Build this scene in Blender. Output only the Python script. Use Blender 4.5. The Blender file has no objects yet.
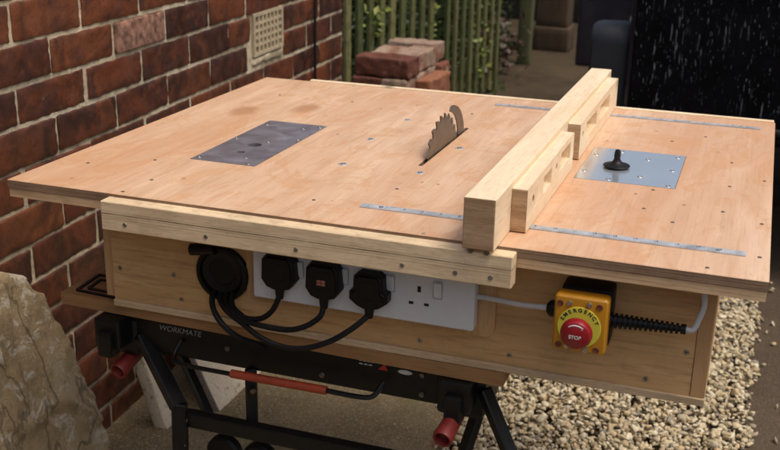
import bpy, bmesh, math, random
from mathutils import Vector, Matrix, noise
import numpy as np
random.seed(7); rng = np.random.default_rng(5)
R = math.radians
scene = bpy.context.scene
C = scene.collection

# ---------------------------------------------------------------- camera, sky, sun, exposure
cam_d = bpy.data.cameras.new('camera'); cam = bpy.data.objects.new('camera', cam_d); C.objects.link(cam)
r_ = Vector((0.9421, 0.33481, 0.01893)); u_ = Vector((-0.12512, 0.29857, 0.94615))
r_.normalize(); u_ = (u_ - r_*u_.dot(r_)).normalized(); b_ = r_.cross(u_)
M = Matrix((r_, u_, b_)).transposed().to_4x4(); M.translation = Vector((0.98287, -1.17068, 0.43077))
cam.matrix_world = M
cam_d.sensor_fit = 'HORIZONTAL'; cam_d.sensor_width = 36; cam_d.lens = 1053.09/780*36
cam_d.clip_start = .02; cam_d.clip_end = 400
cam_d.dof.use_dof = True; cam_d.dof.focus_distance = 1.5; cam_d.dof.aperture_fstop = 9
scene.camera = cam
SUN_EL, SUN_AZ = R(64), R(105)          # azimuth measured from +Y towards +X
w = bpy.data.worlds.new('World'); scene.world = w; w.use_nodes = True
nt = w.node_tree; bg = nt.nodes['Background']
sky = nt.nodes.new('ShaderNodeTexSky'); sky.sky_type = 'NISHITA'; sky.sun_disc = False
sky.sun_elevation = SUN_EL; sky.sun_rotation = SUN_AZ; sky.air_density = 1.0; sky.dust_density = 7; sky.ozone_density = .4
nt.links.new(sky.outputs[0], bg.inputs[0]); bg.inputs[1].default_value = .15
sd = bpy.data.lights.new('sun', 'SUN'); sd.energy = 1.5; sd.angle = R(20); sd.color = (1, .94, .86)
sun = bpy.data.objects.new('sun', sd); C.objects.link(sun)
d = Vector((math.sin(SUN_AZ)*math.cos(SUN_EL), math.cos(SUN_AZ)*math.cos(SUN_EL), math.sin(SUN_EL)))
sun.rotation_euler = d.to_track_quat('Z', 'Y').to_euler(); sun.location = d*8
scene.view_settings.view_transform = 'Standard'; scene.view_settings.look = 'None'
scene.view_settings.gamma = 1; scene.view_settings.exposure = -0.12
scene.view_settings.use_curve_mapping = False
scene.render.engine = 'CYCLES'
scene.render.resolution_x = 1024; scene.render.resolution_y = 591

# ---------------------------------------------------------------- materials
class NT:
    def __init__(s, name):
        s.m = bpy.data.materials.new(name); s.m.use_nodes = True; s.t = s.m.node_tree
        s.p = s.t.nodes['Principled BSDF']; s.tc = None
    def n(s, kind, **kw):
        o = s.t.nodes.new('ShaderNode'+kind)
        for k, v in kw.items():
            if isinstance(k, str) and hasattr(o, k): setattr(o, k, v)
        return o
    def l(s, a, b): s.t.links.new(a, b)
    def coord(s, scale=(1,1,1), loc=(0,0,0), rot=(0,0,0)):
        if not s.tc: s.tc = s.n('TexCoord')
        m = s.n('Mapping'); m.inputs['Scale'].default_value = scale; m.inputs['Location'].default_value = loc; m.inputs['Rotation'].default_value = rot
        s.l(s.tc.outputs['Object'], m.inputs[0]); return m.outputs[0]
    def noise(s, scale, detail=4, rough=.6, dist=0, co=None):
        o = s.n('TexNoise'); o.inputs['Scale'].default_value = scale; o.inputs['Detail'].default_value = detail
        o.inputs['Roughness'].default_value = rough; o.inputs['Distortion'].default_value = dist
        s.l(co or s.coord(), o.inputs['Vector']); return o.outputs['Fac']
    def ramp(s, fac, stops, interp='LINEAR'):
        o = s.n('ValToRGB'); o.color_ramp.interpolation = interp
        el = o.color_ramp.elements
        while len(el) < len(stops): el.new(.5)
        for e, (p, c) in zip(el, stops):
            e.position = p; e.color = (c if len(c) == 4 else (*c, 1)) if not isinstance(c, (int, float)) else (c, c, c, 1)
        s.l(fac, o.inputs[0]); return o.outputs[0]
    def mix(s, fac, a, b, mode='MIX'):
        o = s.n('Mix'); o.data_type = 'RGBA'; o.blend_type = mode; o.clamp_factor = True
        for i, v in ((0, fac), (6, a), (7, b)):
            if isinstance(v, (int, float)): o.inputs[i].default_value = v
            elif isinstance(v, tuple): o.inputs[i].default_value = (*v, 1) if len(v) == 3 else v
            else: s.l(v, o.inputs[i])
        return o.outputs[2]
    def math(s, op, a, b=0):
        o = s.n('Math'); o.operation = op
        for i, v in enumerate((a, b)):
            if isinstance(v, (int, float)): o.inputs[i].default_value = v
            else: s.l(v, o.inputs[i])
        return o.outputs[0]
    def bump(s, h, strength=.3, dist=.002):
        o = s.n('Bump'); o.inputs['Strength'].default_value = strength; o.inputs['Distance'].default_value = dist
        s.l(h, o.inputs['Height']); s.l(o.outputs[0], s.p.inputs['Normal'])
    def set(s, **kw):
        for k, v in kw.items():
            i = s.p.inputs[{'color':'Base Color','rough':'Roughness','metal':'Metallic','spec':'Specular IOR Level','coat':'Coat Weight'}[k]]
            if isinstance(v, tuple): i.default_value = (*v, 1)
            elif isinstance(v, (int, float)): i.default_value = v
            else: s.l(v, i)
        return s.m

def plain(name, c, rough=.5, metal=0, var=.25, scale=30, bump=.15, spec=.5, coat=0):
    s = NT(name); f = s.noise(scale, 5, .65)
    a = tuple(x*(1-var) for x in c); b = tuple(min(1, x*(1+var)) for x in c)
    col = s.ramp(f, [(.3, a), (.7, b)])
    s.bump(s.noise(scale*6, 4), bump, .0006)
    return s.set(color=col, rough=s.ramp(s.noise(scale*1.7, 3), [(.2, max(0, rough-.1)), (.8, min(1, rough+.12))]), metal=metal, spec=spec, coat=coat)

def wood(name, light, dark, axis='Y', grain=26, fleck=.5, rough=.55, warm=None, big=3.0, knots=0, grime=0):
    s = NT(name)
    st = {'X': (.08, 1, 1), 'Y': (1, .08, 1), 'Z': (1, 1, .08)}[axis]
    st2 = {'X': (.25, 1, 1), 'Y': (1, .25, 1), 'Z': (1, 1, .25)}[axis]
    co = s.coord(st); co2 = s.coord(st2)
    fine = s.noise(grain*14, 3, .6, co=co)
    mid = s.noise(grain, 5, .6, 1.2, co=co)
    bigf = s.noise(big, 4, .55, .6, co=co2)
    c = s.mix(s.ramp(mid, [(.34, 0), (.66, 1)]), dark, light)
    c = s.mix(s.ramp(bigf, [(.38, .0), (.7, .55)]), c, warm or tuple(x*.8 for x in dark))
    c = s.mix(s.ramp(fine, [(.3, fleck), (.5, 0)]), c, tuple(x*.62 for x in dark))
    if knots:
        kc = {'X': (.35, 1, 1), 'Y': (1, .35, 1), 'Z': (1, 1, .35)}[axis]
        v = s.n('TexVoronoi'); v.inputs['Scale'].default_value = knots; s.l(s.mix(.012, s.coord(kc), s.noise(60, 3)), v.inputs['Vector'])
        c = s.mix(s.ramp(v.outputs['Distance'], [(.05, .85), (.10, .35), (.17, 0)]), c, tuple(x*.38 for x in dark))
    if grime: c = s.mix(s.ramp(s.noise(18, 6, .75, .5), [(.50, 0), (.70, grime)]), c, tuple(x*.5 for x in dark))
    s.bump(s.math('ADD', fine, mid), .35, .0006)
    return s.set(color=c, rough=s.ramp(mid, [(.2, rough-.08), (.8, rough+.12)]), spec=.35)

def mat_top():
    s = NT('ply_top')
    co = s.coord((1, .022, 1)); co2 = s.coord((1, .16, 1), rot=(0, 0, R(4)))
    fine = s.noise(420, 4, .65, co=co); mid = s.noise(34, 5, .6, .8, co=co2); big = s.noise(4.2, 5, .6, 1.0, co=co2); wav = s.noise(11, 6, .7, 2.2, co=s.coord((1, .5, 1)))
    c = s.mix(s.ramp(mid, [(.3, 0), (.7, 1)]), (.555, .355, .22), (.71, .495, .335))
    c = s.mix(s.ramp(big, [(.44, 0), (.64, .85)]), c, (.56, .315, .18))
    c = s.mix(s.ramp(big, [(.28, .5), (.42, 0)]), c, (.84, .66, .46))
    c = s.mix(s.ramp(wav, [(.50, 0), (.60, .6), (.72, .2)]), c, (.55, .29, .14))
    c = s.mix(s.ramp(fine, [(.34, .4), (.48, 0)]), c, (.44, .26, .13))
    # two brown stains left by the timber
    sep = s.n('SeparateXYZ'); s.l(s.coord(), sep.inputs[0])
    for x, y in ((-.395, .125), (-.300, .190)):
        dx = s.math('DIVIDE', s.math('SUBTRACT', sep.outputs[0], x), .028); dy = s.math('DIVIDE', s.math('SUBTRACT', sep.outputs[1], y), .055)
        d2 = s.math('ADD', s.math('MULTIPLY', dx, dx), s.math('MULTIPLY', dy, dy)); d2 = s.math('ADD', d2, s.math('MULTIPLY', s.math('SUBTRACT', wav, .5), 1.6))
        c = s.mix(s.ramp(d2, [(.1, .75), (1, 0)]), c, (.40, .19, .085))
    ht = s.noise(55, 4, .7, co=s.coord((1, .35, 1))); c = s.mix(s.ramp(ht, [(.62, 0), (.74, .16)]), c, (.84, .68, .50)); c = s.mix(s.ramp(ht, [(.28, .4), (.38, 0)]), c, (.42, .24, .12))
    v = s.n('TexVoronoi'); v.inputs['Scale'].default_value = 21; v.inputs['Randomness'].default_value = 1; s.l(s.coord((1, .6, 1)), v.inputs['Vector'])
    c = s.mix(s.ramp(v.outputs['Distance'], [(.045, .6), (.075, 0)]), c, (.22, .11, .05))
    s.bump(s.math('ADD', fine, s.math('MULTIPLY', mid, .6)), .22, .0005)
    return s.set(color=c, rough=s.ramp(wav, [(.3, .42), (.7, .6)]), spec=.4)
def ply_edge(name, light, dark, lines, axis=2):
    """lines: list of (z position, half width) dark veneers, object space"""
    s = NT(name); st = (.1, .1, 1) if axis == 2 else (1, .1, 1)
    co = s.coord(st)
    c = s.mix(s.ramp(s.noise(90, 4, .6, .4, co=co), [(.3, 0), (.7, 1)]), dark, light)
    c = s.mix(s.ramp(s.noise(16, 6, .75, .4, co=s.coord((.5, 1, 1))), [(.48, 0), (.68, .5)]), c, tuple(x*.6 for x in dark))
    c = s.mix(s.ramp(s.noise(380, 3, .7, co=co), [(.36, .4), (.46, 0)]), c, tuple(x*.6 for x in dark))
    sep = s.n('SeparateXYZ'); s.l(s.coord(), sep.inputs[0]); z = sep.outputs[axis]
    wob = s.math('MULTIPLY', s.math('SUBTRACT', s.noise(9, 2), .5), .0012)
    z = s.math('ADD', z, wob)
    for zc, hw, k in lines:
        zc += .1965
        dd = s.math('ABSOLUTE', s.math('SUBTRACT', z, zc))
        f = s.math('LESS_THAN', dd, hw)
        nn = s.ramp(s.noise(40, 3, co=s.coord((.6, .6, 1))), [(.3, .45), (.6, 1)])
        c = s.mix(s.math('MULTIPLY', s.math('MULTIPLY', f, nn), k), c, tuple(x*.28 for x in dark))
    s.bump(s.noise(400, 3, co=co), .3, .0006)
    return s.set(color=c, rough=.7, spec=.25)

def island(name, stops, rough=.8, nscale=60, nvar=.35, bump=.6, bdist=.002, spec=.3, blotch=None):
    s = NT(name); g = s.n('NewGeometry')
    c = s.ramp(g.outputs['Random Per Island'], stops)
    f = s.noise(nscale, 6, .7)
    c = s.mix(s.ramp(f, [(.3, nvar), (.62, 0)]), c, tuple(x*.45 for x in stops[0][1][:3]))
    if blotch:
        c = s.mix(s.ramp(s.noise(blotch[0], 5, .7), [(blotch[2], 0), (blotch[2]+.12, blotch[3])]), c, blotch[1])
    s.bump(s.noise(nscale*2.5, 6, .7), bump, bdist)
    return s.set(color=c, rough=rough, spec=spec)

M_TOP = mat_top()
M_PINE = wood('pine', (.88, .74, .54), (.78, .60, .39), 'Y', 26, .35, .6, (.72, .53, .32), 4, 9, .16)
M_PINE_END = wood('pine_end_grain', (.56, .40, .25), (.34, .22, .12), 'X', 70, .6, .8, (.30, .18, .09), 8)
M_PANEL = wood('birch_panel', (.64, .42, .205), (.50, .305, .135), 'X', 15, .6, .5, (.48, .24, .085), 4, 5, .25)
M_SIDE = wood('birch_side', (.56, .37, .185), (.42, .255, .12), 'Z', 22, .45, .6, (.46, .24, .1), 3)
M_EDGE_TOP = ply_edge('tabletop_edge', (.34, .225, .145), (.22, .14, .085), [(-.0125, .0008, 1), (-.0095, .0004, .5), (-.0022, .0006, .5), (-.006, .0006, .5)])
M_UNDER = ply_edge('underlayer_edge', (.74, .53, .32), (.60, .40, .22), [(-.0205, .0006, .35)])
M_RAIL = ply_edge('rail_ply', (.80, .64, .42), (.60, .44, .27), [(-.0215, .0009, .9), (-.0245, .0004, .6), (-.0185, .0004, .5), (-.0285, .0005, .5)])
M_BASE_EDGE = ply_edge('base_edge', (.62, .48, .31), (.50, .36, .21), [(-.191, .0004, .5), (-.1885, .0003, .4), (-.194, .0003, .4)])
M_BENCHWOOD = wood('bench_board', (.34, .20, .09), (.24, .13, .055), 'X', 22, .5, .6, (.28, .14, .05), 4)
M_BLACK = plain('black_plastic', (.0035, .0035, .004), .45, 0, .3, 60, .1, .3)
M_RUBBER = plain('black_rubber', (.004, .004, .0045), .55, 0, .3, 60, .2, .3)
M_STEELBLACK = plain('black_painted_steel', (.004, .0042, .0046), .42, 0, .4, 40, .15, .35)
M_WHITEPL = plain('white_plastic', (.62, .64, .66), .32, 0, .05, 12, .03)
M_HOLE = plain('hole_shade', (.005, .005, .005), .9)  # near-black colour put in for the shade inside holes and recesses
M_CABLEW = plain('grey_cable_sheath', (.50, .50, .50), .45, 0, .08, 40, .05)
M_YELLOW = plain('yellow_plastic', (.46, .21, .012), .35, 0, .08, 30, .05)
M_YLABEL = plain('yellow_label', (.62, .58, .06), .45, 0, .06, 40, .02)
M_RED = plain('red_plastic', (.24, .006, .012), .3, 0, .1, 30, .05, coat=.3)
M_REDH = plain('red_handle', (.15, .013, .010), .5, 0, .2, 50, .1)
M_ORANGE = plain('red_orange_grip', (.33, .05, .018), .5, 0, .2, 50, .1)
M_BROWNPLUG = plain('brown_screw_cover', (.17, .05, .025), .5)
M_SCREW = plain('zinc_screw', (.55, .54, .50), .35, 1, .15, 90, .2)
M_DSCREW = plain('dull_screw', (.17, .14, .11), .45, .8, .5, 300, .3)
M_RSCREW = plain('worn_screw', (.34, .32, .28), .4, .9, .6, 400, .4)
M_INK = plain('black_ink', (.015, .015, .015), .6)
M_WINK = plain('white_print', (.6, .6, .6), .6)
M_REDINK = plain('red_print', (.45, .04, .03), .6)

def steel(name, c, rough, var, aniso_axis='X', sc=8, metal=1, spots=.5):
    s = NT(name)
    co = s.coord((1, .06, 1) if aniso_axis == 'Y' else (.06, 1, 1))
    scr = s.noise(220, 4, .7, co=co); cl = s.noise(sc*3, 5, .6, .5)
    col = s.mix(s.ramp(cl, [(.3, 0), (.7, 1)]), tuple(x*(1-var) for x in c), c)
    col = s.mix(s.ramp(s.noise(260, 2, .7), [(.66, 0), (.74, .5)]), col, tuple(min(1, x*1.5) for x in c))
    s.bump(scr, .2, .0003)
    return s.set(color=col, rough=s.ramp(cl, [(.25, rough-.08), (.75, rough+.12)]), metal=metal)
M_PLATE_D = steel('grey_steel_plate', (.50, .48, .52), .36, .22, 'Y', 9, .8)
M_PLATE_L = steel('bright_aluminium_plate', (.80, .88, .94), .2, .04, 'X', 3, .8, .1)
M_RULER = steel('aluminium_track', (.62, .65, .68), .45, .45, 'X', 14); M_RULER.node_tree.nodes['Principled BSDF'].inputs['Metallic'].default_value = .4
M_BLADE = steel('saw_blade_steel', (.24, .205, .165), .40, .55, 'Y', 18, .7)

def mat_brick():
    s = NT('old_glazed_brick'); g = s.n('NewGeometry')
    c = s.ramp(g.outputs['Random Per Island'], [(0, (.026, .012, .009)), (.12, (.080, .023, .011)), (.3, (.120, .032, .013)), (.45, (.042, .015, .010)),
               (.6, (.155, .045, .015)), (.75, (.105, .027, .012)), (.9, (.20, .062, .020)), (1, (.055, .019, .013))])
    c = s.mix(s.ramp(s.noise(8, 5, .65, .6), [(.42, 0), (.60, .8)]), c, (.026, .012, .009))
    c = s.mix(s.ramp(s.noise(17, 6, .7, .5), [(.50, 0), (.68, .6)]), c, (.20, .060, .018))
    c = s.mix(s.ramp(s.noise(90, 5, .75, .3), [(.50, 0), (.72, .45)]), c, (.025, .012, .010))
    c = s.mix(s.ramp(s.noise(150, 4, .7, .4), [(.70, 0), (.76, .6)]), c, (.42, .34, .25))
    s.bump(s.math('ADD', s.noise(75, 8, .72), s.math('MULTIPLY', s.noise(16, 3), 1.2)), .6, .003)
    return s.set(color=c, rough=s.ramp(s.noise(25, 4), [(.3, .34), (.7, .7)]), spec=.45)
M_BRICK = mat_brick()
def mat_mortar():
    s = NT('lime_mortar')
    c = s.ramp(s.noise(22, 7, .7), [(.3, (.36, .30, .20)), (.5, (.60, .52, .37)), (.7, (.74, .67, .50))])
    c = s.mix(s.ramp(s.noise(6, 4), [(.42, 0), (.62, .7)]), c, (.24, .20, .135))
    c = s.mix(s.ramp(s.noise(75, 5, .8), [(.34, .7), (.46, 0)]), c, (.16, .12, .08))
    s.bump(s.noise(160, 6, .75), .9, .003)
    return s.set(color=c, rough=.95, spec=.1)
M_MORTAR = mat_mortar()
def mat_concrete(name, a, b, sp, moss=None, spscale=260):
    s = NT(name)
    c = s.ramp(s.noise(3.5, 6, .65), [(.3, a), (.7, b)])
    c = s.mix(s.ramp(s.noise(spscale, 3, .6), [(.55, 0), (.68, .75)]), c, sp)
    c = s.mix(s.ramp(s.noise(spscale*.7, 3, .6), [(.30, .75), (.42, 0)]), c, tuple(x*.35 for x in a))
    v = s.n('TexVoronoi'); v.inputs['Scale'].default_value = 130; s.l(s.coord(), v.inputs['Vector'])
    c = s.mix(s.ramp(v.outputs['Distance'], [(.10, .5), (.3, 0)]), c, tuple(min(1, x*1.5) for x in b))
    if moss: c = s.mix(s.ramp(s.noise(5, 5, .7), [(.56, 0), (.72, .6)]), c, moss)
    s.bump(s.noise(190, 6, .7), .8, .004)
    return s.set(color=c, rough=.92, spec=.15)
M_GROUND = mat_concrete('worn_brown_concrete', (.034, .025, .015), (.080, .058, .035), (.15, .115, .075))
M_SLAB = mat_concrete('exposed_aggregate_concrete', (.13, .10, .055), (.23, .18, .105), (.52, .43, .28), (.12, .11, .045))
M_SOIL = mat_concrete('dark_gritty_soil', (.060, .043, .029), (.105, .078, .053), (.20, .16, .12))
M_GRAVEL = island('cream_limestone_chippings', [(0, (.46, .38, .22)), (.18, (.66, .58, .41)), (.36, (.50, .39, .22)), (.5, (.76, .69, .52)), (.62, (.30, .25, .16)), (.72, (.58, .45, .27)),
                  (.82, (.22, .20, .17)), (.9, (.62, .46, .26)), (1, (.60, .55, .43))], .85, 130, .3, .5, .0015)
def mat_rock():
    s = NT('rough_sandstone')
    c = s.ramp(s.noise(5, 8, .66, 1.0), [(.28, (.22, .165, .10)), (.45, (.42, .31, .175)), (.6, (.53, .40, .23)), (.75, (.60, .51, .36))])
    c = s.mix(s.ramp(s.noise(22, 7, .75, .6), [(.54, 0), (.62, .8)]), c, (.78, .72, .60))
    c = s.mix(s.ramp(s.noise(30, 7, .8, .4), [(.36, .55), (.46, 0)]), c, (.20, .155, .10))
    c = s.mix(s.ramp(s.noise(240, 4, .8), [(.32, .6), (.42, 0)]), c, (.18, .14, .10))
    c = s.mix(s.ramp(s.noise(300, 3, .8), [(.62, 0), (.70, .6)]), c, (.85, .80, .70))
    w1 = s.n('TexWave'); w1.bands_direction = 'DIAGONAL'; w1.inputs['Scale'].default_value = 3.2; w1.inputs['Distortion'].default_value = 14; w1.inputs['Detail'].default_value = 6; w1.inputs['Detail Scale'].default_value = 2.2
    s.l(s.coord((.3, 1, .55)), w1.inputs['Vector'])
    c = s.mix(s.ramp(w1.outputs['Fac'], [(.005, .6), (.03, 0)]), c, (.16, .125, .085))
    hh = s.math('ADD', s.math('ADD', s.noise(24, 9, .75, .4), s.math('MULTIPLY', s.noise(120, 7, .8), .5)), s.math('MULTIPLY', s.ramp(w1.outputs['Fac'], [(0, 0), (.04, 1)]), .3))
    s.bump(hh, 1.0, .012)
    return s.set(color=c, rough=.9, spec=.2)
M_ROCK = mat_rock()
M_PAVER = mat_concrete('pale_paving_slab', (.60, .51, .38), (.72, .62, .47), (.62, .54, .42), None, 90)
M_PAVEDGE = mat_concrete('grey_slab_edge', (.20, .165, .15), (.28, .23, .20), (.33, .29, .26), None, 120)
M_FENCE = wood('mossy_fence_wood', (.17, .18, .08), (.085, .10, .038), 'Z', 22, .6, .85, (.17, .16, .095), 6)
_t = M_FENCE.node_tree; _p = _t.nodes['Principled BSDF']; _old = _p.inputs['Base Color'].links[0].from_socket
_oi = _t.nodes.new('ShaderNodeObjectInfo'); _r = _t.nodes.new('ShaderNodeValToRGB'); _t.links.new(_oi.outputs['Random'], _r.inputs[0])
_r.color_ramp.elements[0].color = (.55, .62, .45, 1); _r.color_ramp.elements[1].color = (1.25, 1.1, .95, 1)
_m = _t.nodes.new('ShaderNodeMix'); _m.data_type = 'RGBA'; _m.blend_type = 'MULTIPLY'; _m.inputs[0].default_value = 1
_t.links.new(_old, _m.inputs[6]); _t.links.new(_r.outputs[0], _m.inputs[7])
_n = _t.nodes.new('ShaderNodeTexNoise'); _n.inputs['Scale'].default_value = 26; _n.inputs['Detail'].default_value = 6; _n.inputs['Roughness'].default_value = .75
_r2 = _t.nodes.new('ShaderNodeValToRGB'); _r2.color_ramp.elements[0].position = .50; _r2.color_ramp.elements[0].color = (0, 0, 0, 1); _r2.color_ramp.elements[1].position = .66; _r2.color_ramp.elements[1].color = (.8, .8, .8, 1)
_tc = _t.nodes.new('ShaderNodeTexCoord'); _t.links.new(_tc.outputs['Object'], _n.inputs['Vector']); _t.links.new(_n.outputs['Fac'], _r2.inputs[0])
_m2 = _t.nodes.new('ShaderNodeMix'); _m2.data_type = 'RGBA'; _t.links.new(_r2.outputs[0], _m2.inputs[0]); _t.links.new(_m.outputs[2], _m2.inputs[6]); _m2.inputs[7].default_value = (.035, .055, .014, 1)
_t.links.new(_m2.outputs[2], _p.inputs['Base Color'])
M_POSTW = wood('mossy_post', (.10, .105, .045), (.065, .07, .03), 'Z', 22, .6, .9, (.05, .05, .03), 5)
M_PIERW = wood('brown_timber', (.085, .056, .032), (.05, .033, .02), 'Z', 18, .6, .85, (.06, .04, .028), 5)
M_VENT = plain('buff_terracotta', (.40, .33, .22), .85, 0, .25, 50, .5)
M_LOOSE = island('reclaimed_brick', [(0, (.20, .075, .045)), (.3, (.27, .10, .055)), (.5, (.17, .06, .042)), (.75, (.32, .13, .07)), (1, (.22, .085, .055))],
                 .9, 45, .5, .8, .004, blotch=(22, (.46, .38, .29), .52, .8))
M_LOOSE_M = island('mortar_crusted_brick', [(0, (.40, .32, .24)), (1, (.33, .22, .16))], .95, 45, .5, .9, .005, blotch=(16, (.24, .095, .055), .50, .8))
M_LOOSE_D = island('dark_reclaimed_brick', [(0, (.13, .05, .036)), (1, (.17, .062, .04))], .85, 45, .5, .8, .004, blotch=(26, (.42, .34, .26), .60, .7))
M_LOOSE_O = island('orange_reclaimed_brick', [(0, (.30, .13, .07)), (1, (.32, .13, .07))], .9, 45, .4, .8, .004, blotch=(26, (.46, .38, .28), .58, .7))
def mat_leaf(name, stops):
    s = NT(name); g = s.n('NewGeometry'); c = s.ramp(g.outputs['Random Per Island'], stops)
    s.set(color=c, rough=.5, spec=.4); s.p.inputs['Transmission Weight'].default_value = 0
    return s.m
M_LEAF = mat_leaf('dark_hedge_leaf', [(0, (.010, .020, .007)), (.5, (.022, .042, .012)), (.9, (.04, .065, .018)), (1, (.09, .11, .03))])
M_VINE = mat_leaf('pale_climber_leaf', [(0, (.10, .16, .03)), (.6, (.17, .22, .045)), (1, (.25, .27, .06))])
M_STEM = plain('plant_stem', (.06, .05, .03), .9)
M_NAVY = plain('navy_paint', (.004, .006, .020), .4, 0, .2, 10, .03, coat=.3)
M_GUARD = plain('black_mudguard_plastic', (.014, .018, .025), .5, 0, .25, 14, .25)
def mat_splat():
    s = NT('splattered_black_panel')
    c = s.ramp(s.noise(14, 4), [(.3, (.002, .002, .0025)), (.7, (.005, .005, .007))])
    a = s.noise(95, 4, .6, .3, co=s.coord((2.2, 1, .16)))
    b = s.noise(190, 3, .6, .3, co=s.coord((1.3, 1, .22), (3, 1, 2)))
    reg = s.ramp(s.noise(5.5, 3, .6, .6, co=s.coord((1, 1, .55))), [(.42, 0), (.56, 1)])
    m1 = s.math('MULTIPLY', s.ramp(a, [(.632, 0), (.665, 1)]), reg)
    m2 = s.math('MULTIPLY', s.ramp(b, [(.66, 0), (.69, 1)]), s.ramp(reg, [(0, .35), (1, .9)]))
    c = s.mix(s.math('MAXIMUM', m1, m2), c, (.21, .23, .28))
    s.bump(s.noise(40, 3), .1, .002)
    return s.set(color=c, rough=.45, spec=.06)
M_SPLAT = mat_splat()

# ---------------------------------------------------------------- helpers
WL = {}   # world location of each thing / part origin
def thing(name, label, cat, loc=(0,0,0), group=None):
    o = bpy.data.objects.new(name, None); C.objects.link(o); o.location = loc; o.empty_display_size = .05
    o['label'] = label; o['category'] = cat
    if group: o['group'] = group
    WL[o] = Vector(loc); return o
def obj(name, bm, m, parent=None, smooth=False, label=None, cat=None, group=None, kind=None, loc=None, ang=35):
    """bm in world coordinates"""
    me = bpy.data.meshes.new(name)
    if isinstance(bm, bmesh.types.BMesh):
        bm.to_mesh(me); bm.free()
    else: me = bm
    for mm in (m if isinstance(m, (list, tuple)) else [m]): me.materials.append(mm)
    o = bpy.data.objects.new(name, me); C.objects.link(o)
    base = WL[parent] if parent else Vector(loc or (0,0,0))
    if base.length: me.transform(Matrix.Translation(-base))
    if parent: o.parent = parent
    else: o.location = base
    WL[o] = base
    if smooth: me.shade_smooth() if ang is None else set_smooth(me, ang)
    if label: o['label'] = label
    if cat: o['category'] = cat
    if group: o['group'] = group
    if kind: o['kind'] = kind
    return o
def set_smooth(me, ang):
    me.polygons.foreach_set('use_smooth', [True]*len(me.polygons))
    try: me.set_sharp_from_angle(angle=R(ang))
    except Exception: pass
def bx(bm, x0, x1, y0, y1, z0, z1, bev=0, seg=1, mi=0, mat=None):
    r = bmesh.ops.create_cube(bm, size=1)
    vs = r['verts']
    bmesh.ops.scale(bm, vec=(x1-x0, y1-y0, z1-z0), verts=vs); bmesh.ops.translate(bm, vec=((x0+x1)/2, (y0+y1)/2, (z0+z1)/2), verts=vs)
    fs = set(f for v in vs for f in v.link_faces)
    for f in fs: f.material_index = mi
    if bev:
        es = list(set(e for v in vs for e in v.link_edges))
        rr = bmesh.ops.bevel(bm, geom=es, offset=bev, segments=seg, affect='EDGES', profile=.6)
        vs = list(set(v for f in rr['faces'] for v in f.verts) | set(v for v in vs if v.is_valid))
        for f in rr['faces']: f.material_index = mi
    if mat: bmesh.ops.transform(bm, matrix=mat, verts=[v for v in vs if v.is_valid])
    return vs
def box(name, dims, m, parent, bev=.0015, seg=1, **kw):
    bm = bmesh.new(); bx(bm, *dims, bev=bev, seg=seg); return obj(name, bm, m, parent, **kw)
def catmull(pts, n=8):
    P = [Vector(p) for p in pts]; P = [P[0]*2-P[1]] + P + [P[-1]*2-P[-2]]; out = []
    for i in range(1, len(P)-2):
        a, b, c, d_ = P[i-1:i+3]
        for k in range(n):
            t = k/n
            out.append(.5*((2*b)+(c-a)*t+(2*a-5*b+4*c-d_)*t*t+(3*b-a-3*c+d_)*t**3))
    out.append(P[-2]); return out
def tube(bm, pts, rad, seg=12, rf=None, cap=True):
    P = [Vector(p) for p in pts]; rings = []; up = Vector((0, 0, 1))
    for i, p in enumerate(P):
        t = (P[min(i+1, len(P)-1)]-P[max(i-1, 0)]).normalized()
        a = t.cross(up)
        if a.length < .05: a = t.cross(Vector((0, 1, 0)))
        a.normalize()
        if i and a.dot(pa) < 0: a = -a
        pa = a; b = t.cross(a); rr = rf(i/(len(P)-1)) if rf else rad
        rings.append([bm.verts.new(p+(a*math.cos(2*math.pi*k/seg)+b*math.sin(2*math.pi*k/seg))*rr) for k in range(seg)])
    for r0, r1 in zip(rings, rings[1:]):
        for k in range(seg): bm.faces.new((r0[k], r0[(k+1) % seg], r1[(k+1) % seg], r1[k]))
    if cap: bm.faces.new(rings[0][::-1]); bm.faces.new(rings[-1])
    bmesh.ops.recalc_face_normals(bm, faces=bm.faces)
def bar(bm, a, b, wx, wy, bev=.001):
    """rectangular section bar between two points"""
    a, b = Vector(a), Vector(b); t = (b-a); L = t.length; q = t.to_track_quat('Z', 'Y').to_matrix().to_4x4()
    bx(bm, -wx/2, wx/2, -wy/2, wy/2, 0, L, bev, 1, 0, Matrix.Translation(a) @ q)
def lathe(bm, prof, origin, axis='Z', seg=32):
    """prof: list of (r, h)"""
    rings = []
    for r, h in prof:
        ring = []
        for k in range(seg):
            a = 2*math.pi*k/seg; x, y = r*math.cos(a), r*math.sin(a)
            v = {'Z': (x, y, h), 'Y': (x, -h, y), 'X': (h, x, y)}[axis]     # 'Y': h points to -Y (towards viewer)
            ring.append(bm.verts.new(Vector(origin)+Vector(v)))
        rings.append(ring)
    for r0, r1 in zip(rings, rings[1:]):
        for k in range(seg): bm.faces.new((r0[k], r0[(k+1) % seg], r1[(k+1) % seg], r1[k]))
    bm.faces.new(rings[0]); bm.faces.new(rings[-1])
    bmesh.ops.recalc_face_normals(bm, faces=bm.faces)
def loop_circle(cx, cy, r, n=28): return [(cx+r*math.cos(2*math.pi*k/n), cy+r*math.sin(2*math.pi*k/n)) for k in range(n)]
def loop_rrect(x0, x1, y0, y1, r=.003, n=4):
    out = []
    for cx, cy, a0 in ((x1-r, y1-r, 0), (x0+r, y1-r, 90), (x0+r, y0+r, 180), (x1-r, y0+r, 270)):
        for k in range(n+1):
            a = R(a0+90*k/n); out.append((cx+r*math.cos(a), cy+r*math.sin(a)))
    return out
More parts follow.
